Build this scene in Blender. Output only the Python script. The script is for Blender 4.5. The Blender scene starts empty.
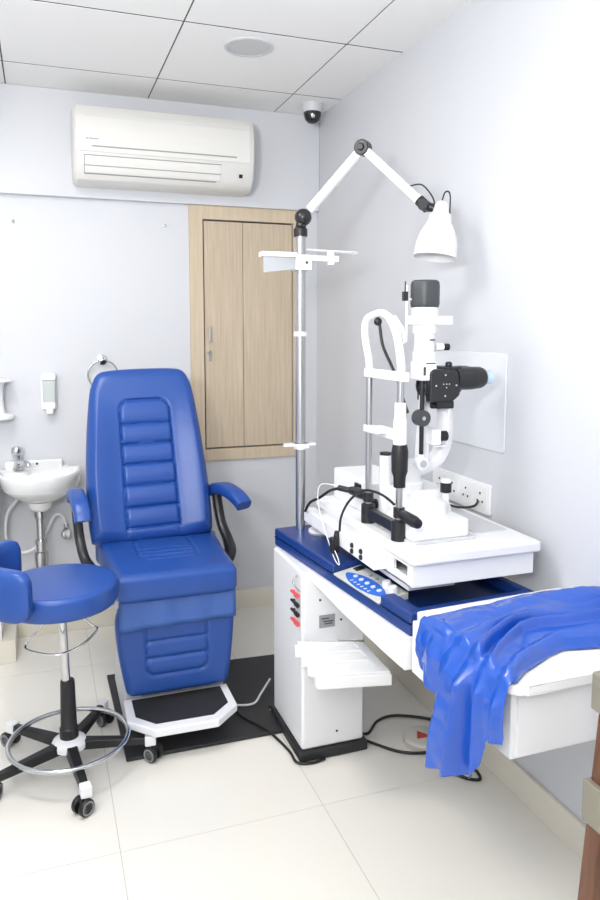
import bpy, bmesh, math, random
from mathutils import Vector, Matrix, noise
random.seed(4)
PI = math.pi
SC = bpy.context.scene
COL = SC.collection

# ------------------------------------------------------------------ materials
def srgb(r, g, b):
    f = lambda c: (c/255/12.92) if c/255 <= .04045 else ((c/255+.055)/1.055)**2.4
    return (f(r), f(g), f(b), 1)
def mat(name, col, rough=.5, metal=0., bump=0., bscale=200., spec=.5, coat=0., var=0., vscale=3., trans=0., emit=0.):
    m = bpy.data.materials.new(name); m.use_nodes = True
    nt = m.node_tree; b = nt.nodes['Principled BSDF']
    c = srgb(*col)
    b.inputs['Base Color'].default_value = c
    b.inputs['Roughness'].default_value = rough
    b.inputs['Metallic'].default_value = metal
    b.inputs['Specular IOR Level'].default_value = spec
    b.inputs['Coat Weight'].default_value = coat
    b.inputs['Transmission Weight'].default_value = trans
    if emit:
        b.inputs['Emission Color'].default_value = c; b.inputs['Emission Strength'].default_value = emit
    tc = nt.nodes.new('ShaderNodeTexCoord')
    if var:
        n = nt.nodes.new('ShaderNodeTexNoise'); n.inputs['Scale'].default_value = vscale; n.inputs['Detail'].default_value = 5
        nt.links.new(tc.outputs['Object'], n.inputs['Vector'])
        r = nt.nodes.new('ShaderNodeValToRGB')
        r.color_ramp.elements[0].position = .3; r.color_ramp.elements[1].position = .7
        r.color_ramp.elements[0].color = tuple(x*(1-var) for x in c[:3])+(1,)
        r.color_ramp.elements[1].color = tuple(min(1, x*(1+var)) for x in c[:3])+(1,)
        nt.links.new(n.outputs['Fac'], r.inputs['Fac']); nt.links.new(r.outputs['Color'], b.inputs['Base Color'])
    if bump:
        n = nt.nodes.new('ShaderNodeTexNoise'); n.inputs['Scale'].default_value = bscale; n.inputs['Detail'].default_value = 4
        nt.links.new(tc.outputs['Object'], n.inputs['Vector'])
        bp = nt.nodes.new('ShaderNodeBump'); bp.inputs['Strength'].default_value = bump; bp.inputs['Distance'].default_value = .002
        nt.links.new(n.outputs['Fac'], bp.inputs['Height']); nt.links.new(bp.outputs['Normal'], b.inputs['Normal'])
    return m
def wood(name, c1, c2, rough=.5, sx=38, sz=1.6):
    m = bpy.data.materials.new(name); m.use_nodes = True
    nt = m.node_tree; b = nt.nodes['Principled BSDF']; b.inputs['Roughness'].default_value = rough
    tc = nt.nodes.new('ShaderNodeTexCoord'); mp = nt.nodes.new('ShaderNodeMapping')
    mp.inputs['Scale'].default_value = (sx, sx, sz)
    n = nt.nodes.new('ShaderNodeTexNoise'); n.inputs['Scale'].default_value = 2.2; n.inputs['Detail'].default_value = 7; n.inputs['Roughness'].default_value = .6; n.inputs['Distortion'].default_value = .35
    r = nt.nodes.new('ShaderNodeValToRGB'); r.color_ramp.elements[0].position = .3; r.color_ramp.elements[1].position = .72
    r.color_ramp.elements[0].color = srgb(*c1); r.color_ramp.elements[1].color = srgb(*c2)
    nt.links.new(tc.outputs['Object'], mp.inputs['Vector']); nt.links.new(mp.outputs['Vector'], n.inputs['Vector'])
    nt.links.new(n.outputs['Fac'], r.inputs['Fac']); nt.links.new(r.outputs['Color'], b.inputs['Base Color'])
    return m
M = {
 'wall': mat('wall_paint', (208, 210, 215), .55, bump=.05, bscale=60, var=.012, vscale=1.5),
 'ceil': mat('ceiling_tile', (240, 240, 239), .85, bump=.1, bscale=260),
 'grid': mat('ceiling_joint', (70, 70, 74), .7),
 'tile': mat('floor_tile', (233, 230, 222), .17, var=.015, vscale=2.0, spec=.5, bump=.01, bscale=6),
 'grout': mat('tile_grout', (176, 170, 158), .8),
 'skirt': mat('skirting_tile', (228, 223, 209), .3, var=.02),
 'white': mat('white_enamel', (238, 239, 241), .32),
 'whitem': mat('white_plastic', (236, 237, 238), .42, bump=.03, bscale=150),
 'ac': mat('conditioner_plastic', (221, 220, 216), .4),
 'acg': mat('conditioner_grey', (212, 213, 212), .5),
 'acline': mat('seam_grey', (150, 152, 152), .6),
 'lgrey': mat('light_grey_paint', (206, 208, 212), .45),
 'pgrey': mat('frosted_grey', (188, 191, 196), .5),
 'grey': mat('grey_plastic', (150, 152, 155), .5),
 'vinyl': mat('blue_vinyl', (34, 75, 151), .34, bump=.12, bscale=420, var=.03, vscale=4, spec=.5),
 'vinyl_soft': mat('blue_cover_cloth', (62, 98, 168), .42, bump=.1, bscale=200),
 'plast': mat('blue_enamel', (24, 58, 126), .3, var=.03, vscale=3),
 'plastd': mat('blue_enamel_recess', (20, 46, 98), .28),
 'sheet': mat('blue_plastic_sheet', (24, 84, 188), .2, bump=.22, bscale=26, spec=.8, coat=.12),
 'black': mat('black_plastic', (26, 26, 28), .42, bump=.05),
 'blackm': mat('black_satin_metal', (32, 33, 36), .32, bump=.03),
 'rubber': mat('black_rubber', (38, 38, 40), .68, bump=.5, bscale=120),
 'dplate': mat('black_painted_steel', (40, 41, 43), .5, bump=.12, bscale=60),
 'dgrey': mat('charcoal_plastic', (66, 69, 72), .45, bump=.15, bscale=300),
 'chrome': mat('chrome', (205, 206, 208), .14, 1.0),
 'steel': mat('brushed_steel', (190, 191, 193), .28, 1.0, bump=.06, bscale=200),
 'cer': mat('white_ceramic', (228, 229, 230), .12, coat=.4),
 'red': mat('red_plastic', (226, 84, 84), .4),
 'blue2': mat('panel_blue', (48, 104, 205), .4),
 'button': mat('pale_button', (206, 222, 244), .4),
 'panel': mat('panel_silver', (206, 208, 202), .4),
 'ped': mat('beige_grey_plastic', (205, 202, 192), .45),
 'acryl': mat('white_acrylic', (222, 225, 230), .2, coat=.3),
 'oak': wood('pale_oak_laminate', (184, 167, 144), (205, 190, 168), .5),
 'oak2': wood('pale_oak_frame', (196, 178, 152), (209, 194, 171), .5),
 'brown': wood('varnished_brown_wood', (92, 58, 40), (124, 83, 60), .35, 25, 2),
 'brass': mat('pale_metal_fitting', (150, 146, 132), .42, .3),
 'dark': mat('dark_gap', (28, 26, 26), .8),
 'clear': mat('clear_hose', (225, 227, 228), .35),
 'glass': mat('dark_glass', (22, 24, 28), .06, coat=.5),
 'lens': mat('lens_glass', (60, 66, 80), .05, coat=1.0),
 'trace': mat('tinted_tube', (188, 206, 230), .15),
}
# ------------------------------------------------------------------ mesh builder
class MB:
    def __init__(s): s.bm = bmesh.new()
    def hexa(s, v):
        b = [s.bm.verts.new(p) for p in v]
        for f in ((3,2,1,0),(4,5,6,7),(0,1,5,4),(1,2,6,5),(2,3,7,6),(3,0,4,7)): s.bm.faces.new([b[i] for i in f])
        return s
    def box(s, x0, x1, y0, y1, z0, z1, m=None):
        v = [(x0,y0,z0),(x1,y0,z0),(x1,y1,z0),(x0,y1,z0),(x0,y0,z1),(x1,y0,z1),(x1,y1,z1),(x0,y1,z1)]
        if m is not None: v = [m @ Vector(p) for p in v]
        return s.hexa(v)
    def prism(s, poly, z0, z1, m=None):
        A = [Vector((p[0],p[1],z0)) for p in poly]; B = [Vector((p[0],p[1],z1)) for p in poly]
        if m is not None: A = [m@p for p in A]; B = [m@p for p in B]
        a = [s.bm.verts.new(p) for p in A]; b = [s.bm.verts.new(p) for p in B]
        n = len(a)
        s.bm.faces.new(a[::-1]); s.bm.faces.new(b)
        for i in range(n): s.bm.faces.new((a[i], a[(i+1)%n], b[(i+1)%n], b[i]))
        return s
    def rings(s, R, closed=False, cap=True):
        L = [[s.bm.verts.new(p) for p in r] for r in R]
        n = len(L[0]); k = len(L)
        for i in range(k if closed else k-1):
            a = L[i]; b = L[(i+1)%k]
            for j in range(n): s.bm.faces.new((a[j], a[(j+1)%n], b[(j+1)%n], b[j]))
        if cap and not closed:
            s.bm.faces.new(L[0][::-1]); s.bm.faces.new(L[-1])
        return s
    def lathe(s, prof, c=(0,0,0), axis=(0,0,1), seg=32):
        c = Vector(c); q = Vector((0,0,1)).rotation_difference(Vector(axis).normalized())
        return s.rings([[c + q@Vector((max(r,1e-4)*math.cos(2*PI*j/seg), max(r,1e-4)*math.sin(2*PI*j/seg), z)) for j in range(seg)] for r, z in prof])
    def cyl(s, a, b, r, seg=24, r2=None):
        a = Vector(a); b = Vector(b); L = (b-a).length
        return s.lathe([(r,0),(r if r2 is None else r2,L)], a, b-a, seg)
    def ball(s, c, r, seg=24, k=12, sc=(1,1,1)):
        c = Vector(c)
        R = []
        for i in range(k+1):
            t = -PI/2+PI*i/k; rr = max(math.cos(t),1e-3)
            R.append([c+Vector((sc[0]*r*rr*math.cos(2*PI*j/seg), sc[1]*r*rr*math.sin(2*PI*j/seg), sc[2]*r*math.sin(t))) for j in range(seg)])
        return s.rings(R)
    def tube(s, pts, r, seg=12, closed=False, smooth=6, flat=None):
        P = [Vector(p) for p in pts]
        if smooth and len(P) > 2: P = catmull(P, smooth, closed)
        n = len(P)
        T = []
        for i in range(n):
            if closed: t = P[(i+1)%n]-P[i-1]
            else: t = P[min(i+1,n-1)]-P[max(i-1,0)]
            T.append(t.normalized())
        u = T[0].orthogonal().normalized() if flat is None else (Vector(flat[0])-T[0]*T[0].dot(Vector(flat[0]))).normalized()
        R = []
        for i in range(n):
            u = (u - T[i]*u.dot(T[i]))
            if flat is not None: u = Vector(flat[0])-T[i]*T[i].dot(Vector(flat[0]))
            u.normalize(); w = T[i].cross(u)
            rr = r[min(int(i*len(r)/n), len(r)-1)] if isinstance(r, (list,tuple)) else r
            if flat is None:
                R.append([P[i]+(u*math.cos(2*PI*j/seg)+w*math.sin(2*PI*j/seg))*rr for j in range(seg)])
            else:
                R.append([P[i]+u*flat[1]*sq(math.cos(2*PI*j/seg))+w*flat[2]*sq(math.sin(2*PI*j/seg)) for j in range(seg)])
        return s.rings(R, closed)
    def grid(s, G):
        L = [[s.bm.verts.new(p) for p in row] for row in G]
        for i in range(len(L)-1):
            for j in range(len(L[0])-1): s.bm.faces.new((L[i][j], L[i+1][j], L[i+1][j+1], L[i][j+1]))
        return s
    def cushion(s, outline, m, thick, edge, hf=None, rings=46, back=.0):
        c = Vector((sum(p[0] for p in outline)/len(outline), sum(p[1] for p in outline)/len(outline)))
        O = [Vector(p)-c for p in outline]; md = min(o.length for o in O)
        R = []
        be = min(edge, thick*.45)
        for q in (.88, .94, .98, 1.0):               # rounded back rim
            e = (1-q)*md
            R.append([m@Vector((c.x+o.x*q, c.y+o.y*q, be*(1-math.sqrt(max(0, 1-(1-min(e/be,1))**2))))) for o in O])
        for k in range(rings+1):
            q = 1-(k/rings)**1.35 if k < rings else .004
            e = (1-q)*md
            h = thick - edge + edge*math.sqrt(max(0., 1-(1-min(e/edge, 1))**2))
            row = []
            for o in O:
                x = c.x+o.x*q; y = c.y+o.y*q
                row.append(m@Vector((x, y, h+(hf(x,y)*min(1, e/edge) if hf else 0))))
            R.append(row)
        return s.rings(R)
def sq(v): return math.copysign(abs(v)**.5, v)
def catmull(P, k, closed=False):
    out = []; n = len(P)
    for i in range(n if closed else n-1):
        g = (lambda j: P[j%n]) if closed else (lambda j: P[min(max(j,0),n-1)])
        a, b, c, d = g(i-1), g(i), g(i+1), g(i+2)
        for q in range(k):
            t = q/k
            out.append(.5*((2*b)+(c-a)*t+(2*a-5*b+4*c-d)*t*t+(3*b-a-3*c+d)*t**3))
    if not closed: out.append(P[-1])
    return out
WORLD = {}
def obj(name, mb, m, parent=None, bevel=0., seg=2, angle=38, smooth=True, base=False):
    bm = mb.bm
    bmesh.ops.recalc_face_normals(bm, faces=bm.faces[:])
    lo = Vector((min(v.co[i] for v in bm.verts) for i in range(3))); hi = Vector((max(v.co[i] for v in bm.verts) for i in range(3)))
    c = (lo+hi)/2
    if base: c.z = lo.z
    for v in bm.verts: v.co -= c
    me = bpy.data.meshes.new(name); bm.to_mesh(me); bm.free()
    me.materials.append(M[m] if isinstance(m, str) else m)
    if smooth:
        for p in me.polygons: p.use_smooth = True
        me.set_sharp_from_angle(angle=math.radians(angle))
    o = bpy.data.objects.new(name, me); COL.objects.link(o)
    WORLD[o.name] = c.copy()
    if parent is not None:
        o.parent = parent; o.location = c - WORLD[parent.name]
    else: o.location = c
    if bevel:
        b = o.modifiers.new('bevel', 'BEVEL'); b.width = bevel; b.segments = seg; b.limit_method = 'ANGLE'; b.angle_limit = math.radians(35)
        b.harden_normals = smooth
    return o
def tag(o, label=None, cat=None, group=None, kind=None):
    if label: o['label'] = label
    if cat: o['category'] = cat
    if group: o['group'] = group
    if kind: o['kind'] = kind
    return o
def thing(name, label, cat, loc=(0,0,0), group=None):
    o = bpy.data.objects.new(name, None); COL.objects.link(o); o.location = loc; o.empty_display_size = .1
    WORLD[o.name] = Vector(loc)
    return tag(o, label, cat, group)
def struct(name, mb, m, **k): return tag(obj(name, mb, m, **k), kind='structure')
def rrect(x0, x1, y0, y1, r, k=8, dens=0):
    P = []
    for cx, cy, a in ((x1-r,y0+r,-PI/2),(x1-r,y1-r,0),(x0+r,y1-r,PI/2),(x0+r,y0+r,PI)):
        P += [(cx+r*math.cos(a+PI/2*i/k), cy+r*math.sin(a+PI/2*i/k)) for i in range(k+1)]
    return resample(P, dens) if dens else P
def resample(P, n):
    L = [Vector(p) for p in P]; L.append(L[0]); d = [0]
    for a, b in zip(L, L[1:]): d.append(d[-1]+(b-a).length)
    out = []; j = 0
    for i in range(n):
        t = d[-1]*i/n
        while d[j+1] < t: j += 1
        f = (t-d[j])/max(d[j+1]-d[j], 1e-9); p = L[j].lerp(L[j+1], f); out.append((p.x, p.y))
    return out
def smoothpoly(P, k=8, n=220): return resample([(p.x,p.y) for p in catmull([Vector((a,b)) for a,b in P], k, True)], n)
def basis(o, x, y, z): return Matrix(((x[0],y[0],z[0],o[0]),(x[1],y[1],z[1],o[1]),(x[2],y[2],z[2],o[2]),(0,0,0,1)))
def lerp(a, b, t): return a+(b-a)*t
def interp(T, x):
    if x <= T[0][0]: return T[0][1]
    for (a,b),(c,d) in zip(T, T[1:]):
        if x <= c: return b+(d-b)*(x-a)/(c-a)
    return T[-1][1]

# ------------------------------------------------------------------ room
XR, YB, ZC, XL, YF = 1.35, 3.542, 2.494, -1.35, -1.4
mb = MB(); g = .0016                                   # floor tiles with thin joints
xs = [.16+.6*i for i in range(-3, 4)]; ys = [1.93+.6*i for i in range(-6, 4)]
for x in xs:
    for y in ys:
        x0, x1, y0, y1 = max(x,XL-.02), min(x+.6,XR+.02), max(y,YF-.02), min(y+.6,YB+.02)
        if x1-x0 > .01 and y1-y0 > .01: mb.box(x0+g/2, x1-g/2, y0+g/2, y1-g/2, -.01, 0)
struct('floor', mb, 'tile', smooth=False)
struct('trim_1', MB().box(XL-.05, XR+.05, YF-.05, YB+.05, -.06, -.0012), 'grout', smooth=False)
mb = MB(); g = .005
for i in range(-4, 2):
    for j in range(-7, 2):
        x = .505+.61*i; y = 3.23+.61*j
        x0, x1, y0, y1 = max(x,XL-.02), min(x+.61,XR+.02), max(y,YF-.02), min(y+.61,YB+.02)
        if x1-x0 > .01 and y1-y0 > .01: mb.box(x0+g*.6, x1-g*.6, y0+g*1.3, y1-g*1.3, ZC, ZC+.012)
struct('ceiling', mb, 'ceil', smooth=False)
struct('trim_2', MB().box(XL-.05, XR+.05, YF-.05, YB+.05, ZC+.002, ZC+.06), 'grid', smooth=False)
struct('wall_right', MB().box(XR, XR+.1, YF-.1, YB+.1, -.06, ZC+.06), 'wall', smooth=False)
struct('wall_left', MB().box(XL-.1, XL, YF-.1, YB+.1, -.06, ZC+.06), 'wall', smooth=False)
struct('wall_front', MB().box(XL-.1, XR+.1, YF-.1, YF, -.06, ZC+.06), 'wall', smooth=False)
# back wall with the opening of the recessed cupboard
cx0, cx1, cz0, cz1 = .755, 1.217, .842, 1.966
mb = MB()
mb.box(XL-.1, cx0, YB, YB+.1, -.06, ZC+.06); mb.box(cx1, XR+.1, YB, YB+.1, -.06, ZC+.06)
mb.box(cx0, cx1, YB, YB+.1, -.06, cz0); mb.box(cx0, cx1, YB, YB+.1, cz1, ZC+.06)
struct('wall_back', mb, 'wall', smooth=False)
struct('trim_3', MB().box(XL, XR, 3.506, YB, 2.030, ZC), 'wall', bevel=.004)     # dropped beam
struct('baseboard_back', MB().box(-.6, XR, YB-.012, YB, 0, .098), 'skirt', bevel=.002)
struct('baseboard_right', MB().box(XR-.012, XR, YF, YB-.012, 0, .098), 'skirt', bevel=.002)
struct('trim_4', MB().box(-.40, -.207, 3.25, 3.42, 2.33, ZC), 'lgrey', bevel=.003)  # boxed duct at far left

# ------------------------------------------------------------------ recessed cupboard
t = thing('wall_cupboard', 'pale oak two door cupboard set into the back wall', 'cupboard', (.97, YB, .785))
mb = MB(); fy0 = YB-.016
mb.box(.690, cx0, fy0, YB, .785, 2.030); mb.box(cx1, 1.248, fy0, YB, .785, 2.030)
mb.box(cx0, cx1, fy0, YB, .785, cz0); mb.box(cx0, cx1, fy0, YB, cz1, 2.030)
obj('frame', mb, 'oak2', t, bevel=.0015)
obj('gap_lining', MB().box(cx0, cx1, YB+.02, YB+.03, cz0, cz1), 'dark', t)
d = obj('door', MB().box(cx0+.007, .955, YB-.006, YB+.014, cz0+.007, cz1-.007), 'oak', t, bevel=.001)
hb = MB().box(.779, .788, YB-.03, YB-.022, 1.375, 1.455)
hb.box(.780, .787, YB-.024, YB-.006, 1.378, 1.384); hb.box(.780, .787, YB-.024, YB-.006, 1.446, 1.452)
tag(obj('handle', hb, 'steel', d, bevel=.002), 'brushed metal bar handle')
kb = MB().cyl((.783, YB-.006, 1.325), (.783, YB-.014, 1.325), .010); kb.cyl((.783, YB-.012, 1.325), (.783, YB-.02, 1.325), .004)
kb.box(.779, .787, YB-.021, YB-.018, 1.283, 1.318)
tag(obj('lock', kb, 'chrome', d), 'chrome lock with key')
obj('door', MB().box(.9575, cx1-.005, YB-.006, YB+.014, cz0+.007, cz1-.007), 'oak', t, bevel=.001)

# ------------------------------------------------------------------ air conditioner
t = thing('air_conditioner', 'white split air conditioner mounted on the beam near the ceiling', 'air conditioner', (.56, 3.52, 2.06))
def acsec(x, k=0.):
    prof = [(3.505,2.075),(3.41,2.072),(3.365,2.085),(3.335,2.115),(3.318,2.16),(3.308,2.215),(3.303,2.29),(3.312,2.350),(3.335,2.386),(3.40,2.40),(3.505,2.40)]
    return [Vector((x, lerp(y,3.44,k), lerp(z,2.235,k*.6))) for y, z in prof]
R = [acsec(.158,.35), acsec(.162,.10), acsec(.174,0), acsec(.938,0), acsec(.952,.04), acsec(.961,.14), acsec(.965,.4)]
obj('body', MB().rings(R), 'ac', t, angle=28)
def acy(z): return interp([(2.072,3.40),(2.085,3.365),(2.115,3.335),(2.16,3.318),(2.215,3.308),(2.29,3.303),(2.345,3.312),(2.378,3.335)], z)
def acstrip(x0, x1, z0, z1, off=.002, th=.003, n=6):
    m_ = MB(); R = []
    for x in (x0, x1):
        R.append([Vector((x, acy(lerp(z0,z1,i/n))-off, lerp(z0,z1,i/n))) for i in range(n+1)]+[Vector((x, acy(lerp(z1,z0,i/n))+th, lerp(z1,z0,i/n))) for i in range(n+1)])
    return m_.rings(R)
obj('front_panel', acstrip(.170, .935, 2.192, 2.366, .004, .004, 10), 'ac', t, bevel=.002)
obj('flap', acstrip(.205, .80, 2.108, 2.176, .003), 'ac', t, bevel=.0015)
ln = MB()
def addstrip(m_, x0, x1, z0, z1, off):
    R = [[Vector((x, acy(z0)-off, z0)), Vector((x, acy(z1)-off, z1)), Vector((x, acy(z1)+.003, z1)), Vector((x, acy(z0)+.003, z0))] for x in (x0,x1)]
    m_.rings(R)
addstrip(ln, .203, .80, 2.1765, 2.179, .0035); addstrip(ln, .203, .80, 2.135, 2.1385, .0045); addstrip(ln, .203, .78, 2.104, 2.107, .0035); addstrip(ln, .2015, .2045, 2.108, 2.178, .0045)
obj('flap_seam', ln, 'acline', t)
gr = MB(); addstrip(gr, .235, .87, 2.211, 2.2165, .0052); obj('panel_groove', gr, 'acline', t)
gr = MB(); addstrip(gr, .20, .93, 2.335, 2.345, .0052); obj('intake_ridge', gr, 'acg', t)
gr = MB(); addstrip(gr, .885, .901, 2.128, 2.143, .004); tag(obj('sensor_window', gr, 'black', t), 'small black sensor window')
gr = MB(); addstrip(gr, .222, .262, 2.2415, 2.2455, .0052); addstrip(gr, .213, .219, 2.2405, 2.247, .0052); obj('logo', gr, 'grey', t)

# ------------------------------------------------------------------ ceiling speaker and dome camera
t = thing('ceiling_speaker', 'round pale grey speaker grille flush in the ceiling tile', 'speaker', (.777, 2.762, ZC-.006))
obj('rim', MB().lathe([(.094,0),(.094,-.004),(.088,-.007),(.081,-.006),(.081,-.001)], (.777,2.762,ZC)), 'lgrey', t)
obj('grille', MB().lathe([(.080,0),(.080,-.004),(.04,-.005),(.0,-.0055)], (.777,2.762,ZC)), mat('grille_grey', (205,206,207), .7, bump=1., bscale=900), t)
t = thing('dome_camera', 'small dark dome security camera in the ceiling corner', 'camera', (1.247, 3.335, ZC-.09))
obj('mount', MB().lathe([(.050,0),(.050,-.020),(.046,-.036),(.043,-.040)], (1.247,3.335,ZC)), 'lgrey', t)
obj('dome', MB().lathe([(.042,-.038),(.041,-.055),(.034,-.074),(.02,-.087),(.0,-.091)], (1.247,3.335,ZC)), 'glass', t)
obj('lens', MB().lathe([(.009,0),(.009,.004),(.0,.0055)], (1.236,3.2985,ZC-.064), (-.25,-.9,-.35), 16), 'chrome', t)

# ------------------------------------------------------------------ washbasin corner
t = thing('wash_basin', 'white ceramic washbasin fixed to the back wall left of the chair', 'washbasin', (-.02, YB, .62))
bxc, hw, dp = -.022, .176, .315
def plan(sx, sy, z, n=72, yb=YB-.002, cy=0.):
    P = []
    for i in range(n):
        a = 2*PI*i/n; c_, s_ = math.cos(a), math.sin(a)
        x = hw*sx*math.copysign(abs(c_)**.75, c_)
        y = (math.copysign(abs(s_)**.8, s_))
        yy = -dp*sy*(-y) if y < 0 else 0.10*sy*y
        P.append(Vector((bxc+x, min(yb, YB-.10+ (dp-.10)*sy*y if y < 0 else YB-.10+.10*y), z)))
    return P
def plan2(s, z, back, n=72):
    # D-shaped plan: full width at the wall side, round front; s scales, back = distance kept at the wall
    P = []
    for i in range(n):
        a = 2*PI*i/n; c_, s_ = math.cos(a), math.sin(a)
        x = hw*s*math.copysign(abs(c_)**.8, c_)
        y = YB-.11+(dp-.11)*s*s_ if s_ < 0 else min(YB-.002, YB-.11+back*math.copysign(abs(s_)**.5, s_))
        P.append(Vector((bxc+x, y, z)))
    return P
R = [plan2(.30,.668,.06), plan2(.44,.676,.08), plan2(.66,.697,.108), plan2(.86,.722,.108), plan2(.945,.738,.108), plan2(.955,.742,.108), plan2(.957,.748,.108), plan2(.985,.752,.108), plan2(.985,.768,.108), plan2(1.0,.773,.108), plan2(1.005,.796,.108), plan2(.997,.806,.108),
     plan2(.965,.809,.107), plan2(.93,.803,.06), plan2(.87,.785,.035), plan2(.70,.745,.025), plan2(.45,.715,.015), plan2(.2,.705,.01), plan2(.05,.704,.003)]
obj('basin', MB().rings(R), 'cer', t, angle=60)
obj('upstand', MB().box(bxc-.150, bxc+.10, YB-.045, YB-.002, .795, .842), 'cer', t, bevel=.008, seg=3)
obj('drain_cone', MB().lathe([(.052,.672),(.050,.648),(.038,.634),(.030,.629)], (bxc-.004, 3.40, 0)), 'cer', t)
for x, z, y, r in ((-.020,.7845,3.4985,.0085),(-.034,.826,3.4965,.005)): obj('overflow_hole', MB().lathe([(r,0),(r,.003),(r*.6,.0035)], (x, y, z), (0,-1,.25), 16), 'dark', t)
tp = MB().lathe([(.022,0),(.022,.01),(.016,.016),(.016,.05),(.02,.055),(.02,.066)], (-.115,3.485,.806))
tp.lathe([(.021,0),(.024,.006),(.024,.03),(.018,.038),(.0,.04)], (-.118,3.485,.872))
tp.tube([(-.115,3.48,.842),(-.092,3.45,.842),(-.075,3.43,.84),(-.068,3.42,.828)], .0125)
tag(obj('tap', tp, 'chrome', t), 'chrome pillar tap')
pp = MB().lathe([(.024,.632),(.024,.60),(.018,.595),(.018,.50),(.026,.497),(.026,.478),(.022,.475),(.022,.445),(.03,.44),(.03,.41),(.026,.37),(.026,.345),(.0,.34)], (bxc-.006,3.40,0))
tag(obj('drain_trap', pp, 'chrome', t), 'chrome drain trap')
tag(obj('waste_hose', MB().tube([(-.10,3.45,.70),(-.165,3.45,.62),(-.175,3.45,.50),(-.13,3.45,.435),(-.06,3.46,.44),(-.01,3.47,.50),(.03,3.49,.575),(.065,3.50,.575),(.081,3.505,.535),(.083,3.505,.512)], .0075), 'clear', t), 'white flexible hose')
t = thing('stop_valve', 'small chrome stop valve on the wall under the washbasin', 'valve', (.084, YB, .48))
obj('body', MB().cyl((.083,YB-.001,.495),(.083,3.49,.495),.013).cyl((.083,3.505,.495),(.083,3.505,.533),.010), 'chrome', t)
obj('knob', MB().lathe([(.02,0),(.024,.005),(.024,.018),(.018,.024),(.0,.025)], (.083,3.49,.492), (0,-1,0), 10), 'chrome', t)
# soap dispenser
t = thing('soap_dispenser', 'small white soap dispenser on the wall above the basin', 'dispenser', (.028, YB, 1.055))
obj('back_plate', MB().prism(rrect(-.006,.064,1.07,1.235,.012), 0, .012, basis((0,YB-.0005,0),(1,0,0),(0,0,1),(0,-1,0))), 'white', t, bevel=.003)
obj('tank', MB().box(.002, .057, YB-.055, YB-.011, 1.105, 1.205), mat('frosted_plastic', (192,199,199), .25), t, bevel=.006)
obj('lid', MB().box(-.002, .060, YB-.060, YB-.011, 1.205, 1.237), 'white', t, bevel=.008, seg=3)
obj('push_button', MB().box(.004, .055, YB-.064, YB-.011, 1.075, 1.107).box(.014,.045,YB-.062,YB-.02,1.052,1.078), 'white', t, bevel=.006, seg=3)
# dispenser at the far left edge
t = thing('paper_holder', 'white paper holder with two flanges at the left picture edge', 'holder', (-.18, YB, 1.04))
obj('spindle', MB().lathe([(.036,1.058),(.03,1.09),(.028,1.13),(.03,1.18),(.036,1.205)], (-.192,3.475,0)), 'white', t)
obj('flange', MB().lathe([(.03,1.200),(.068,1.206),(.07,1.210),(.064,1.214),(.0,1.225)], (-.192,3.475,0)), 'white', t)
obj('flange', MB().lathe([(.0,1.036),(.06,1.038),(.073,1.045),(.073,1.053),(.066,1.059),(.03,1.066)], (-.192,3.475,0)), 'white', t)
obj('bracket', MB().box(-.215,-.17,3.47,YB-.0005,1.06,1.20), 'white', t, bevel=.004)
# towel ring
t = thing('towel_ring', 'chrome towel ring on the wall behind the blue chair back', 'towel ring', (.273, YB, 1.17))
obj('mount', MB().lathe([(.024,0),(.024,.006),(.013,.010),(.011,.028),(.016,.032),(.016,.04),(.0,.043)], (.270,YB-.0005,1.295), (0,-1,0)), 'chrome', t)
obj('ring', MB().tube([(.270+.068*math.sin(a*PI/16), YB-.033, 1.225+.068*math.cos(a*PI/16)) for a in range(32)], .0042, closed=True, smooth=2), 'chrome', t)
# nails
for x, z, lab in ((.572,1.926,'small metal screw in the wall beside the oak cupboard'), (-.097,1.916,'small metal screw high on the wall above the washbasin')):
    tag(obj('wall_screw', MB().lathe([(.003,0),(.003,.012),(.006,.013),(.006,.016),(.0,.018)], (x,YB-.0005,z), (0,-1,0), 12), 'steel'), lab, 'screw', 'screws in the back wall')
# low cabinet at far left
t = thing('low_cabinet', 'white low cabinet on a tiled plinth at the left edge', 'cabinet', (-.40, 3.30, 0))
obj('plinth', MB().box(-.62, -.146, 3.262, YB-.013, 0, .10), 'skirt', t, bevel=.002)
obj('body', MB().box(-.62, -.2005, 3.29, YB-.001, .10, .80), 'white', t, bevel=.003)

# ------------------------------------------------------------------ right wall fittings
t = thing('wall_panel', 'thin glossy white panel on the right wall behind the microscope', 'panel', (XR, 2.14, 1.05))
obj('sheet', MB().prism(rrect(1.893,2.40,1.050,1.362,.012), 0, .006, basis((XR,0,0),(0,1,0),(0,0,1),(-1,0,0))), 'acryl', t, bevel=.002)
t = thing('socket_strip', 'white strip of power sockets low on the right wall', 'power socket', (XR, 2.12, .83))
obj('plate', MB().prism(rrect(1.955,2.315,.838,.938,.006), 0, .012, basis((XR,0,0),(0,1,0),(0,0,1),(-1,0,0))), 'white', t, bevel=.003)
for k in range(4):
    yc = 2.005+.086*k
    f = obj('socket', MB().prism(rrect(yc-.037,yc+.037,.848,.928,.004), 0, .002, basis((XR-.0115,0,0),(0,1,0),(0,0,1),(-1,0,0))), 'whitem', t, bevel=.001)
    for dy, dz in ((0,.016),(-.014,-.010),(.014,-.010)): obj('pin_hole', MB().lathe([(.0042,0),(.0042,.0012)], (XR-.013, yc+dy, .888+dz), (-1,0,0), 12), 'dark', f)

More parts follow.
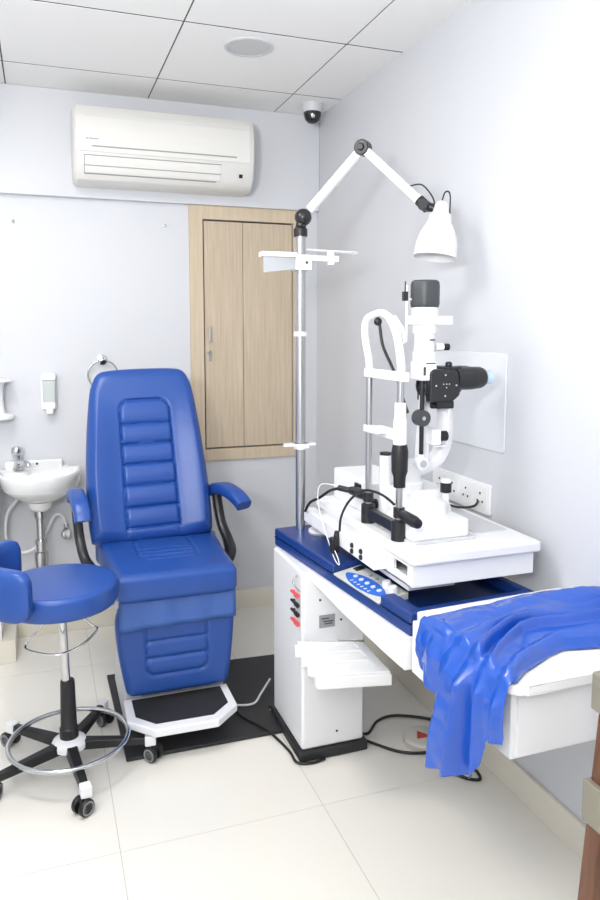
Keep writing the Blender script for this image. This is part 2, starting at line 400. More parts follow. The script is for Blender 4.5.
# ------------------------------------------------------------------ examination chair
t = thing('examination_chair', 'blue vinyl reclining patient chair on a black steel base plate', 'chair', (.42, 2.7, 0))
obj('base_plate', MB().prism([(.222,2.352),(.766,2.346),(.766,2.52),(.930,2.52),(.930,2.938),(.212,2.985)], .001, .014), 'dplate', t, bevel=.002)
obj('column', MB().hexa([(.238,2.575,.014),(.612,2.575,.014),(.612,2.93,.014),(.238,2.93,.014),(.250,2.60,.46),(.60,2.60,.46),(.60,2.92,.46),(.25,2.92,.46)]), 'lgrey', t, bevel=.012, seg=3)
FP = [(.236,2.545),(.232,2.395),(.313,2.308),(.527,2.303),(.612,2.385),(.612,2.545)]
fr = obj('footrest', MB().prism(FP, .092, .120), 'white', t, bevel=.005, seg=3)
c0 = Vector((.422,2.435))
tag(obj('mat', MB().prism([(.262,2.528),(.262,2.412),(.322,2.345),(.518,2.341),(.583,2.404),(.583,2.528)], .119, .1225), 'rubber', fr), 'black rubber foot mat')
obj('footrest_bracket', MB().box(.30,.54,2.535,2.60,.05,.115), 'lgrey', t, bevel=.004)
def groove(d, w): return math.exp(-(d/w)**2)
def ridge_panel(x, y, x0, x1, y0, y1, lines, dep=.007, bulge=.004, w=.006, rad=.03):
    # distance to a rounded panel border, grooves along it and along the cross lines, each field slightly puffed
    cx, cy = (x0+x1)/2, (y0+y1)/2
    qx, qy = abs(x-cx)-(x1-x0)/2+rad, abs(y-cy)-(y1-y0)/2+rad
    d = math.hypot(max(qx,0), max(qy,0))+min(max(qx,qy),0)-rad
    h = -dep*groove(d, w)
    if d < 0:
        L = [y0]+lines+[y1]
        for a in lines: h -= dep*groove(y-a, w)
        for a, b in zip(L, L[1:]):
            if a <= y <= b: h += bulge*math.sin(PI*(y-a)/(b-a))
    return h
# leg rest
m = basis((.424,2.56,.30),(1,0,0),(0,0,1),(0,-1,0))
OL = smoothpoly([(-.205,.15),(-.213,.10),(-.205,0),(-.185,-.12),(-.172,-.15),(-.14,-.158),(0,-.158),(.14,-.158),(.180,-.15),(.192,-.12),(.205,0),(.212,.10),(.208,.15),(.18,.165),(0,.168),(-.18,.165)])
obj('leg_rest', MB().cushion(OL, m, .062, .022, lambda x,y: ridge_panel(x,y,-.108,.108,-.085,.26,[-.022,.040],.006,.004)), 'vinyl', t)
obj('seat_skirt', MB().grid([[(lerp(.222,.634,i/24), 2.488-.004*math.sin(i*.9)-.004*(1-j/6), lerp(lerp(.392,.404,i/24),.53,j/6)) for j in range(7)] for i in range(25)]), 'vinyl_soft', t).modifiers.new('thick','SOLIDIFY').thickness = .003
# seat
m = basis((.424,2.70,.498),(1,0,0),(0,1,0),(0,0,1))
OL = smoothpoly([(-.205,-.238),(-.212,-.2),(-.222,0),(-.235,.2),(-.225,.27),(0,.28),(.225,.27),(.235,.2),(.222,0),(.214,-.2),(.207,-.238),(.18,-.246),(0,-.248),(-.18,-.246)])
obj('seat', MB().cushion(OL, m, .102, .024, lambda x,y: .006*math.sin(PI*min(1,max(0,(y+.248)/.5)))+ridge_panel(x,y,-.105,.105,-.10,.2,[-.055,-.01,.035],.004,.002,.006,.05)), 'vinyl', t)
obj('seat_pan', MB().box(.235,.612,2.50,2.95,.46,.502), 'dgrey', t, bevel=.004)
# backrest
b0 = Vector((.405,2.925,.585)); b1 = Vector((.388,3.115,1.262)); up = (b1-b0).normalized(); Lb = (b1-b0).length
xa = Vector((1,0,0)); xa = (xa-up*up.x).normalized(); na = xa.cross(up).normalized()
if na.y > 0: na = -na
m = basis(b0-na*.03, xa, up, na)
L_ = Lb
OL = smoothpoly([(-.225,.005),(-.243,.03),(-.249,.14),(-.246,.28),(-.232,.45),(-.212,.60),(-.197,L_-.05),(-.172,L_-.012),(-.12,L_),(0,L_+.003),(.12,L_),(.172,L_-.012),(.197,L_-.05),(.210,.60),(.226,.45),(.238,.28),(.243,.14),(.240,.03),(.222,.005),(.1,.0),(-.1,.0)], 8, 260)
GL = [.054,.136,.222,.308,.390,.472]
def bk(x, y):
    s = 1-.06*max(0, (y-.1)/.6)
    h = ridge_panel(x/s, y, -.104, .104, -.2, .570, GL, .0085, .008, .0048, .045)
    w = abs(x)/.22
    q = max(0, min(1, (w-.47)/.5)); q = q*q*(3-2*q); v = max(0, min(1, (y-.40)/.25)); v = v*v*(3-2*v)
    h += .020*q*(1-v)                                    # side bolsters
    return h
obj('backrest', MB().cushion(OL, m, .095, .034, bk, 64), 'vinyl', t)
obj('back_shell', MB().cushion([(x*.93, y*.96+.01) for x, y in OL], basis(b0-na*.03, xa, up, na)@Matrix.Scale(-1,4,(0,0,1)), .03, .02), 'dgrey', t)
# armrests: pad + curved black post
def arm(pad, post, nm='armrest'):
    P = [Vector(p) for p in pad]
    a = obj(nm, MB().tube(P, .03, 20, False, 8, ((1,0,0),.031,.025)), 'vinyl', t, bevel=.007, seg=3)
    tag(obj('armrest_post', MB().tube(post, .02, 16, False, 8, ((0,1,.0),.026,.019)), 'blackm', a, bevel=.002), 'curved black steel post')
arm([(.672,2.975,.756),(.680,2.95,.772),(.700,2.88,.782),(.724,2.81,.768),(.739,2.772,.747),(.743,2.758,.737)], [(.676,2.955,.755),(.680,2.945,.70),(.688,2.92,.63),(.700,2.86,.575),(.694,2.80,.540),(.66,2.76,.515),(.60,2.74,.505)])
arm([(.106,2.975,.772),(.107,2.95,.788),(.110,2.88,.800),(.118,2.80,.785),(.123,2.765,.757),(.125,2.752,.728)], [(.110,2.93,.770),(.112,2.92,.70),(.120,2.90,.61),(.135,2.86,.55),(.165,2.80,.515),(.20,2.76,.505),(.25,2.74,.505)])

# ------------------------------------------------------------------ stool
sx, sy = .045, 2.397
t = thing('swivel_stool', 'blue round swivel stool on five castors in front of the basin', 'stool', (sx, sy, 0))
sc_ = Vector((.030, 2.385, 0))
def ellip(rx, ry, n=120): return [(rx*math.cos(2*PI*i/n), ry*math.sin(2*PI*i/n)) for i in range(n)]
obj('seat', MB().cushion(ellip(.182,.186), basis((sc_.x,sc_.y,.563),(1,0,0),(0,1,0),(0,0,1)), .074, .016, lambda x,y: .004*math.cos(min(1,math.hypot(x,y)/.18)*PI/2), 40), 'vinyl', t)
obj('seat_plate', MB().lathe([(.09,.555),(.12,.566)], (sc_.x,sc_.y,0)).box(sc_.x-.15,sc_.x-.02,sc_.y-.03,sc_.y+.03,.548,.56), 'blackm', t)
P = []
for i in range(13):
    a = math.radians(lerp(124, 248, i/12)); P.append((sc_.x+.222*math.cos(a), sc_.y+.222*math.sin(a), .664))
bd = MB(); R = []
for i, p in enumerate(catmull([Vector(p) for p in P], 3)):
    pass
PP = catmull([Vector(p) for p in P], 3); n = len(PP)
for i in range(n):
    d = Vector((PP[i].x-sc_.x, PP[i].y-sc_.y, 0)).normalized()
    e = min(i, n-1-i); k = 1 if e > 3 else (.62,.84,.94,.985)[e]
    R.append([PP[i]+d*.026*k*sq(math.cos(2*PI*j/28))+Vector((0,0,.078*k*sq(math.sin(2*PI*j/28)))) for j in range(28)])
obj('backrest', bd.rings(R), 'vinyl', t, angle=60)
obj('backrest_bracket', MB().tube([(sc_.x-.10,sc_.y,.555),(sc_.x-.20,sc_.y,.553),(sc_.x-.252,sc_.y,.58),(sc_.x-.252,sc_.y,.62)], .012, 12, False, 6, ((0,1,0),.025,.005)), 'blackm', t)
tag(obj('gas_lift', MB().cyl((sx-.004,sy-.002,.30),(sx-.012,sy-.006,.558),.014), 'chrome', t), 'chrome gas lift rod')
tag(obj('lift_sleeve', MB().lathe([(.030,.10),(.030,.135),(.026,.14),(.023,.29),(.021,.298),(.0,.299)], (sx,sy,0)), 'black', t), 'black sleeve of gas lift')
obj('lever_hoop', MB().tube([(sc_.x-.02,sc_.y-.01,.55),(sc_.x-.06,sc_.y-.02,.50),(sc_.x-.105,sc_.y-.015,.448),(sc_.x-.095,sc_.y-.045,.437),(sc_.x-.02,sc_.y-.085,.430),(sc_.x+.05,sc_.y-.07,.438),(sc_.x+.110,sc_.y-.015,.462),(sc_.x+.095,sc_.y,.478),(sc_.x+.02,sc_.y,.55)], .0038, 8, False, 5), 'chrome', t)
tag(obj('hub', MB().lathe([(.02,.105),(.034,.103),(.052,.094),(.056,.086),(.056,.07),(.05,.066),(.02,.062)], (sx,sy,0)), 'white', t), 'white plastic hub cover')
obj('foot_ring', MB().tube([(sx+.188*math.cos(2*PI*i/40), sy-.012+.186*math.sin(2*PI*i/40), .103) for i in range(40)], .008, 10, True, 2), 'chrome', t)
for k, a in enumerate((-11, 62, 134, 206, 278)):
    a = math.radians(a); dx, dy = math.cos(a), math.sin(a)
    px = Vector((-dy, dx, 0)); d = Vector((dx, dy, 0)); c = Vector((sx, sy, 0))
    V = []
    for r_, w, z0, z1 in ((.03,.021,.062,.094), (.258,.014,.058,.080)):
        V.append([c+d*r_-px*w+Vector((0,0,z0)), c+d*r_+px*w+Vector((0,0,z0)), c+d*r_+px*w*.8+Vector((0,0,z1)), c+d*r_-px*w*.8+Vector((0,0,z1))])
    lg = obj('leg', MB().rings(V), 'black', t, bevel=.004)
    e = c+d*.262
    tag(obj('leg_cap', MB().box(-.018,.018,-.017,.017,.052,.087, Matrix.Translation(e)@Matrix.Rotation(a,4,'Z')), 'white', lg, bevel=.004), 'white plastic end cap')
    ca = a+(.9,-.5,1.5,-.8,.5)[k]
    w = Vector((math.cos(ca), math.sin(ca), 0)); e2 = e+Vector((math.sin(ca), -math.cos(ca), 0))*.012
    cm = MB()
    for s_ in (-1, 1): cm.lathe([(.010,-.008),(.024,-.008),(.026,-.004),(.026,.004),(.024,.008),(.010,.008)], e2+w*.016*s_+Vector((0,0,.0265)), w, 24)
    cm.cyl(e2-w*.02+Vector((0,0,.0265)), e2+w*.02+Vector((0,0,.0265)), .010, 16)
    cm.box(-.011,.011,-.012,.014,.03,.056, Matrix.Translation(e2)@Matrix.Rotation(ca,4,'Z'))
    ct = obj('castor', cm, 'black', lg)
    for s_ in (-1, 1): tag(obj('castor_rim', MB().lathe([(.0165,0),(.0165,.0012),(.021,.0012),(.021,0)], e2+w*s_*.0240+Vector((0,0,.0265)), w*s_, 24), 'grey', lg), 'grey wheel rim')

# ------------------------------------------------------------------ refraction unit
t = thing('refraction_unit', 'blue and white ophthalmic refraction unit with desk along the right wall', 'examination unit', (.89, 2.3, 0))
UO = Vector((.868,1.600)); UX = Vector((.407,.025)).normalized(); UY = Vector((-.083,.89)).normalized()
UW, UL = .408, .894
def U(u, v, z): p = UO+UX*u+UY*v; return Vector((p.x, p.y, z))
def ubox(m_, u0, u1, v0, v1, z0, z1): return m_.hexa([U(u0,v0,z0),U(u1,v0,z0),U(u1,v1,z0),U(u0,v1,z0),U(u0,v0,z1),U(u1,v0,z1),U(u1,v1,z1),U(u0,v1,z1)])
obj('base', MB().box(.765,1.012,2.150,2.490,.001,.036), 'dplate', t, bevel=.006)
pl = obj('pillar', MB().box(.775,1.0,2.162,2.475,.036,.648), 'white', t, bevel=.010, seg=3)
for z, m_ in ((.564,'red'),(.532,'black'),(.500,'black'),(.468,'red')):
    pm = MB().tube([(.7745,2.232,z-.001),(.767,2.232,z-.001)], .006, 12, smooth=0).tube([(.767,2.245,z-.001),(.767,2.20,z),(.767,2.196,z)], .0048, 12, smooth=0).tube([(.767,2.204,z),(.766,2.178,z+.001)], .0072, 12, smooth=0)
    tag(obj('fuse_plug', pm, m_, pl), ('red' if m_=='red' else 'black')+' plug')
lb = obj('rating_plate', MB().box(.835,.890,2.158,2.1625,.455,.497), 'grey', pl)
lm = MB()
for z, x0, x1 in ((.486,.842,.868),(.476,.848,.884),(.468,.852,.880)): lm.box(x0,x1,2.1572,2.1585,z-.002,z+.002)
obj('print', lm, 'dgrey', lb)
obj('hook', MB().tube([(.7745,2.20,.628),(.764,2.20,.622),(.760,2.205,.605),(.765,2.19,.592),(.770,2.17,.585)], .003, 8), 'chrome', pl)
for x, z in ((.838,.55),(.913,.474),(.90,.085)): obj('screw', MB().lathe([(.004,0),(.004,.003),(.0,.004)], (x,2.1625,z), (0,-1,0), 10), 'dgrey', pl)
# blue housing
h = MB(); zt, zb = .712, .648
ubox(h, 0, UW, 0, UL, zb, .680)
RIM = [(0,0),(UW,0),(UW,.419),(UW-.03,.419),(UW-.03,.03),(.045,.03),(.045,.15),(0,.15)]
h.rings([[U(u,v,.681) for u, v in RIM], [U(u,v,zt) for u, v in RIM]])
ubox(h, 0, UW, .43, UL, .681, zt)
hs = obj('housing', h, 'plast', t, bevel=.007, seg=3)
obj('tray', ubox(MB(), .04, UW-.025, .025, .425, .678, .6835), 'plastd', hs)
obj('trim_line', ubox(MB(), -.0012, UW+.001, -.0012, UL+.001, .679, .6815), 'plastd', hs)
# control panel, tilted towards the examiner
cp = MB(); pz = .700
cp.hexa([U(.0005,.155,.679),U(.095,.155,.679),U(.095,.425,.679),U(.0005,.425,.679),U(-.001,.155,.687),U(.095,.155,.703),U(.095,.425,.703),U(-.001,.425,.687)])
cpo = obj('control_panel', cp, 'panel', t, bevel=.002)
def on_panel(u, v): u -= .011; return U(u, v, .687+(u+.001)/.096*.016)
pn = (UX.to_3d()*.0+Vector((0,0,1))-UX.to_3d()*.167).normalized()
ov = MB(); P0 = []
for i in range(40):
    q = 2*PI*i/40; v_ = math.cos(q)
    P0.append(on_panel(.042+.030*math.copysign(abs(math.sin(q))**1.35, math.sin(q)), .285+.112*v_))
b_ = [p+pn*.0002 for p in P0]; c_ = [p+pn*.0016 for p in P0]
ov.rings([b_, c_]); obj('key_field', ov, 'blue2', cpo)
for k in range(5): obj('button', MB().lathe([(.0075,0),(.0075,.003),(.005,.004),(.0,.004)], on_panel(.048,.215+.034*k)+pn*.0015, pn, 14), 'button', cpo)
for k in range(6): obj('key_mark', MB().box(-.005,.005,-.0025,.0025,0,.0015, Matrix.Translation(on_panel(.026,.235+.020*k)+pn*.0012)), 'button', cpo)
for k in range(3): obj('indicator', MB().lathe([(.006,0),(.006,.002),(.0,.003)], on_panel(.084,.255+.035*k), pn, 12), 'grey', cpo)
obj('display', MB().hexa([on_panel(.070,.385)+pn*.0,on_panel(.100,.385),on_panel(.100,.41),on_panel(.070,.41),on_panel(.070,.385)+pn*.003,on_panel(.100,.385)+pn*.003,on_panel(.100,.41)+pn*.003,on_panel(.070,.41)+pn*.003]), 'glass', cpo)
for v, u in ((.178,.072),(.222,.078)):
    obj('knob', MB().lathe([(.014,0),(.0145,.010),(.012,.020),(.0,.021)], on_panel(u,v), pn, 20), 'white', cpo)
# turntable disc
dk = obj('pivot_disc', MB().lathe([(.046,zt-.002),(.046,zt+.012),(.040,zt+.016),(.024,zt+.016),(.024,zt+.075),(.0,zt+.075)], (.925,2.375,0)), 'white', t)
obj('disc_band', MB().lathe([(.0466,zt),(.0466,zt+.006),(.044,zt+.006)], (.925,2.375,0)), 'grey', dk)
# white arm / desk
AL = [(2.16,.806,.618),(1.95,.824,.590),(1.70,.846,.566),(1.45,.868,.552),(1.22,.888,.540)]
R = [[Vector((x,y,zz)), Vector((x,y,.649 if y > 1.6 else .697)), Vector((1.02,y,.649 if y > 1.6 else .697)), Vector((1.02,y,zz))] for y, x, zz in AL]
R = []
for y, x, zz in [(2.30,.795,.62)]+AL[:3]+[(1.602,.8545,.560)]: R.append([Vector((x,y,zz)), Vector((x,y,.649)), Vector((1.05,y,.649)), Vector((1.05,y,zz))])
obj('support_arm', MB().rings(R), 'white', t, bevel=.003)
db = obj('drawer_unit', MB().hexa([(.892,1.205,.541),(1.346,1.205,.541),(1.346,1.596,.541),(.872,1.596,.558),(.892,1.205,.695),(1.346,1.205,.695),(1.346,1.596,.695),(.872,1.596,.695)]), 'white', t, bevel=.003)
obj('drawer_front', MB().box(.905,1.346,1.198,1.206,.548,.690), 'white', db, bevel=.002)
DP = [(1.347,1.170),(.905,1.170)]+[(.905-.036*math.sin(a),1.206-.036*math.cos(a)) for a in (PI*i/16 for i in range(9))]+[(.869,1.56),(.884,1.594),(1.3,1.618),(1.347,1.618)]
obj('desk_top', MB().prism(DP, .696, .718), 'white', t, bevel=.006, seg=3)
# instrument shelf on the pillar, swung slightly
SO = Vector((.737,1.914)); SX = Vector((.220,-.047)).normalized(); SY = Vector((.012,.235)).normalized()
def S(u, v, z): p = SO+SX*u+SY*v; return Vector((p.x, p.y, z))
def sprism(m_, pts, z0, z1):
    return m_.rings([[S(u,v,z0) for u, v in pts], [S(u,v,z1) for u, v in pts]])
pts = [(.224,.225),(.224,0),(.006,0),(-.002,.008)]
for vc in (.062,.132,.202): pts += [(-.004,vc-.030),(.010,vc-.024),(.018,vc-.008),(.018,vc+.008),(.010,vc+.020),(-.004,vc+.026)]
pts += [(-.004,.245),(.03,.252),(.06,.252)]
sh = obj('instrument_shelf', sprism(MB(), pts, .376, .412), 'white', t, bevel=.004, seg=3)
for v0, v1 in ((.004,.036),(.088,.106),(.158,.176),(.226,.250)):
    obj('divider', sprism(MB(), [(.008,v0),(.220,v0),(.220,min(v1,.222)),(.008,v1)], .4115, .421), 'white', sh, bevel=.003)
obj('shelf_rim', sprism(MB(), [(.186,.037),(.219,.037),(.219,.220),(.186,.220)], .4115, .4205), 'white', sh, bevel=.003)
obj('shelf_bracket', MB().box(.79,.90,2.05,2.163,.384,.408), 'white', sh, bevel=.003)
# pole
PX, PY = .8725, 2.45
po = obj('pole', MB().cyl((PX,PY,zt-.005),(PX,PY,1.765),.0175,32), 'steel', t)
cb = MB()
for z in (1.42,): cb.lathe([(.018,z-.008),(.024,z-.008),(.024,z+.008),(.018,z+.008)], (PX,PY,0))
cb.lathe([(.018,1.008),(.025,1.008),(.025,1.028),(.018,1.028)], (PX,PY,0))
cb.prism([(PX-.068,PY-.012),(PX-.02,PY-.02),(PX+.02,PY-.02),(PX+.055,PY-.012),(PX+.05,PY+.012),(PX+.02,PY+.02),(PX-.02,PY+.02),(PX-.06,PY+.014)], 1.020, 1.028)
cb.cyl((PX,PY-.023,1.42),(PX,PY-.03,1.42),.004).cyl((PX+.018,PY-.02,1.015),(PX+.022,PY-.028,1.015),.004)
obj('pole_collar', cb, 'white', po)
br = MB().box(PX-.032,PX+.032,PY-.030,PY+.030,1.642,1.695)
br.box(PX-.155,PX-.03,PY-.052,PY-.004,1.683,1.700)
br.box(PX+.03,PX+.142,PY-.012,PY+.012,1.676,1.696)
br.cyl((PX+.115,PY,1.664),(PX+.115,PY,1.712),.014)
bo = obj('bracket', br, 'white', t, bevel=.002)
obj('bracket_plate', MB().hexa([(PX-.150,PY-.050,1.628),(PX-.031,PY-.034,1.644),(PX-.031,PY-.028,1.644),(PX-.150,PY-.044,1.628),(PX-.150,PY-.050,1.6828),(PX-.031,PY-.034,1.6828),(PX-.031,PY-.028,1.6828),(PX-.150,PY-.044,1.6828)]), 'pgrey', bo, bevel=.001)
wm = MB()
for yy in (PY-.02, PY+.02): wm.tube([(PX+.02,yy,1.714),(PX+.20,yy,1.712),(PX+.21,yy,1.708)], .0022, 8, smooth=0)
wm.tube([(PX+.02,PY-.02,1.714),(PX+.02,PY+.02,1.714)], .0022, 8, smooth=0).tube([(PX+.21,PY-.02,1.708),(PX+.21,PY+.02,1.708)], .0022, 8, smooth=0)
obj('wire_rail', wm, 'white', bo)
sm = MB().lathe([(.005,0),(.005,.003),(.0,.004)], (PX+.012,PY-.030,1.668), (0,-1,0), 10)
obj('screw', sm, 'dgrey', bo)
# sliding instrument table
SX0, SX1, SY0, SY1 = .893, 1.297, 1.634, 2.36
st = obj('instrument_table', MB().prism(rrect(SX0,SX1,SY0,SY1,.014), .820, .850), 'white', t, bevel=.007, seg=3)
bz0, bz1 = .755, .8198
body = MB()                                             # tray shaped body with an open slot in its left side
body.box(.914,1.285,1.668,2.30,bz0,bz0+.008).box(.9055,1.2865,1.660,1.6675,bz0-.001,bz1).box(1.279,1.2855,1.668,2.30,bz0+.0085,bz1).box(.9135,1.2785,2.294,2.3005,bz0+.0085,bz1)
body.box(.906,.9135,1.668,1.690,bz0,bz1-.0005).box(.906,.9135,1.770,2.30,bz0,bz1-.0005).box(.9065,.913,1.6905,1.7695,bz0+.0005,bz0+.020).box(.9065,.913,1.6905,1.7695,bz1-.016,bz1-.001)
obj('table_body', body, 'white', st, smooth=False)
obj('body_lining', MB().box(.95,.955,1.67,1.80,bz0+.009,bz1-.002), 'grey', st)
ch = obj('cable_channel', MB().box(.866,.905,1.815,2.395,.757,.803), 'white', st, bevel=.002)
for y in (1.90,1.965):
    for z in (.770,.788): obj('jack_socket', MB().lathe([(.008,0),(.0075,.005),(.004,.007)], (.866,y,z), (-1,0,0), 14), 'black', ch)
obj('slide_rail', MB().box(.915,1.06,1.70,2.2,.7305,.742).box(.935,1.03,1.72,2.2,.7425,.757), 'lgrey', st, bevel=.002)
obj('cloth_pad', MB().prism(rrect(1.165,1.27,1.76,2.05,.008), .8495, .853), 'lgrey', st, bevel=.001)

# ------------------------------------------------------------------ examination lamp
t = thing('examination_lamp', 'white jointed arm lamp standing on top of the steel pole', 'lamp', (PX, PY, 1.765))
A0 = Vector((.887,2.447,1.832)); EL = Vector((1.032,2.28,2.036)); EN = Vector((1.172,2.105,1.828))
obj('base_collar', MB().lathe([(.024,1.760),(.024,1.785),(.020,1.79),(.016,1.80)], (PX,PY,0)), 'black', t)
jb = MB().ball(A0+Vector((-.006,0,-.006)), .030, 24, 12).cyl((PX,PY,1.795),A0,.018)
jd = (EN-A0).cross(Vector((0,0,1))).normalized()
obj('joint', jb, 'blackm', t)
def bar(a, b, w, d_):
    a, b = Vector(a), Vector(b); z = (b-a).normalized(); x = jd; y = z.cross(x).normalized()
    return MB().prism(rrect(-w,w,-d_,d_,min(w,d_)*.45,4), 0, (b-a).length, basis(a,x,y,z))
d1 = (EL-A0).normalized(); d2 = (EN-EL).normalized()
obj('arm', bar(A0+d1*.028, EL-d1*.012, .011, .0145), 'white', t)
obj('joint', MB().cyl(EL-jd*.018, EL+jd*.018, .026, 28).cyl(EL-jd*.024,EL+jd*.024,.012,16), 'blackm', t, bevel=.003)
obj('arm', bar(EL+d2*.012, EN-d2*.022, .011, .0138), 'white', t)
jm = MB().cyl(EN-d2*.03, EN+d2*.012, .018, 20).cyl(EN-jd*.024, EN+jd*.024, .017, 20).cyl(EN, EN+Vector((.036,-.02,-.012)), .014, 16)
obj('joint', jm, 'blackm', t, bevel=.002)
AX = Vector((-.16,-.05,-1)).normalized(); TOP = Vector((1.216,2.075,1.838))
prof = [(.0,.0),(.016,.002),(.022,.012),(.026,.034),(.028,.036),(.034,.040),(.037,.064),(.048,.084),(.059,.108),(.065,.134),(.068,.178),(.0665,.178),(.063,.130),(.05,.088),(.03,.066),(.0,.064)]
obj('lamp_shade', MB().lathe(prof, TOP, AX, 40), 'white', t, angle=50)
obj('bulb', MB().ball(TOP+AX*.108, .032, 20, 12), mat('bulb_glass', (245,245,240), .2), t)
obj('cord', MB().tube([EN-d2*.075+Vector((0,0,.016)), EN-d2*.03+Vector((.01,0,.048)), EN+Vector((.025,0,.030)), EN+Vector((.036,0,-.004))], .0025, 8).tube([TOP+Vector((-.004,-.006,.004)), TOP+Vector((.006,-.008,.03)), TOP+Vector((.024,-.006,.024)), TOP+AX*.036+Vector((.029,-.006,0))], .0025, 8), 'blackm', t)

# ------------------------------------------------------------------ slit lamp
t = thing('slit_lamp', 'white slit lamp microscope with chin rest on the sliding table', 'slit lamp', (1.03, 1.88, .85))
ZT = .850; CX_ = .925; YA, YBp = 1.982, 1.780
cr = obj('chin_rest_frame', MB().tube([(CX_,YA,1.30),(CX_,YA+.004,1.345),(CX_-.004,YA+.018,1.395),(CX_-.004,YA+.027,1.44),(CX_,YA+.016,1.468),(CX_,YA-.03,1.478),(CX_,YA-.08,1.482),(CX_,YA-.13,1.466),(CX_,YA-.168,1.43),(CX_,YA-.192,1.38),(CX_,YBp,1.335),(CX_,YBp,1.30)], .0115, 16, False, 6), 'white', t)
obj('forehead_strap', MB().tube([(CX_+.008,YA-.140,1.470),(CX_+.018,YA-.170,1.435),(CX_+.016,YA-.192,1.400)], .006, 12, False, 6, ((1,0,0),.003,.008)), 'white', cr)
obj('cross_bar', MB().box(CX_-.013,CX_+.013,YBp-.028,YA+.014,1.294,1.320), 'white', cr, bevel=.004)
for y, z0 in ((YA,.90),(YBp,.90)):
    obj('post', MB().cyl((CX_,y,z0),(CX_,y,1.296),.0095,20), 'steel', cr)
obj('chin_sleeve', MB().lathe([(.0165,1.075),(.0185,1.085),(.0185,1.19),(.016,1.195),(.016,1.235),(.010,1.236)], (CX_,YBp,0)), 'white', t)
cu = MB().box(CX_-.012,CX_+.012,YBp,YA+.018,1.128,1.150)
cu.prism(rrect(CX_-.045,CX_+.016,1.835,1.925,.012,5), 1.142, 1.156)
obj('chin_cup', cu, 'white', t, bevel=.004)
tag(obj('height_grip', MB().lathe([(.0165,1.0),(.0175,1.03),(.0225,1.045),(.0235,1.10),(.020,1.12),(.012,1.122)], (CX_,YBp,0)), 'black', t), 'black height adjusting grip')
for y in (YA, YBp): tag(obj('post_socket', MB().lathe([(.0215,ZT),(.0215,.905),(.018,.908),(.010,.909)], (CX_,y,0)), 'blackm', t), 'black post socket')
tag(obj('tie_bar', MB().box(CX_-.011,CX_+.011,YBp,YA,.866,.898), 'blackm', t, bevel=.003), 'black bar joining the posts')
for y0, y1, y in ((YA+.015,YA+.125,YA),(YBp-.015,YBp-.110,YBp)):
    s1 = 1 if y1 > y0 else -1; L = abs(y1-y0)
    gm = MB().lathe([(.010,0),(.0145,.012),(.016,.045),(.0165,.075),(.013,.095),(.0,.098)], (CX_,y0,.928), (0,s1,-.05), 20)
    gm.lathe([(.016,.915),(.016,.942),(.010,.943)], (CX_,y,0)).cyl((CX_,y,.928),(CX_,y0+s1*.005,.928),.009)
    tag(obj('hand_grip', gm, 'black', t), 'black patient hand grip')
fx = MB().tube([(CX_+.004,1.925,1.452),(CX_+.01,1.915,1.39),(CX_+.02,1.88,1.335),(CX_+.028,1.85,1.29),(CX_+.030,1.838,1.268),(CX_+.026,1.825,1.25)], .0045, 10).ball((CX_,1.928,1.458),.012).cyl((CX_+.024,1.828,1.256),(CX_+.028,1.795,1.205),.0065)
tag(obj('fixation_light', fx, 'black', t), 'black fixation light on a bent arm')
# cross-slide base and joystick
BX0, BX1, BY0, BY1 = .936, 1.122, 1.722, 1.895
b = MB().prism(rrect(BX0,BX1,BY0,BY1,.018,6), ZT+.004, .908)
bs = obj('slide_base', b, 'white', t, bevel=.012, seg=3)
obj('base_plinth', MB().prism(rrect(BX0-.004,BX1+.012,BY0-.008,BY1+.02,.012,5), ZT, ZT+.008), 'lgrey', bs, bevel=.001)
obj('base_tower', MB().box(.985,1.135,1.86,2.02,ZT,.965).lathe([(.062,.90),(.062,.935),(.05,.945),(.0,.946)], (1.045,1.84,0)), 'white', bs, bevel=.008, seg=3)
jy = Vector((1.112,1.845,0))
js = obj('joystick', MB().lathe([(.017,.90),(.015,.918),(.010,.925),(.010,.955),(.013,.958)], jy).lathe([(.013,.986),(.0155,.988),(.0155,.994),(.011,.998),(.0,.999)], jy), 'white', bs)
tag(obj('joystick_ring', MB().lathe([(.012,.957),(.0165,.959),(.0165,.986),(.012,.988)], jy, seg=20), 'black', js), 'black knurled ring')
tag(obj('guide_wheel', MB().cyl((CX_+.025,2.02,.895),(CX_+.045,2.02,.895),.016), 'black', bs), 'black guide wheel')
obj('power_box', MB().box(.955,1.115,2.045,2.335,ZT,.955), 'white', t, bevel=.006)
ps = MB().box(.948,.956,2.10,2.14,.895,.94)
obj('power_inlet', ps, 'black', t)
cy = (.978,1.975)
obj('accessory_tube', MB().lathe([(.019,ZT),(.019,1.055),(.014,1.058)], (cy[0],cy[1],0)), 'white', t)
obj('tube_stopper', MB().lathe([(.0175,1.056),(.0175,1.064),(.0,1.066)], (cy[0],cy[1],0)), 'black', t)
# swinging microscope arm (curved casting)
YM = 1.87
arm_pts = [(.985,YM+.03,1.018),(1.05,YM+.03,1.024),(1.105,YM+.03,1.048),(1.128,YM+.025,1.09),(1.130,YM+.02,1.15),(1.124,YM+.02,1.21),(1.112,YM+.02,1.25)]
obj('microscope_arm', MB().tube(arm_pts, .02, 24, False, 8, ((0,1,0),.024,.020)), 'white', t, bevel=.003)
obj('arm_pivot', MB().lathe([(.040,.945),(.040,.985),(.034,.99),(.034,1.045),(.030,1.05),(.0,1.052)], (1.02,YM+.03,0)), 'white', t)
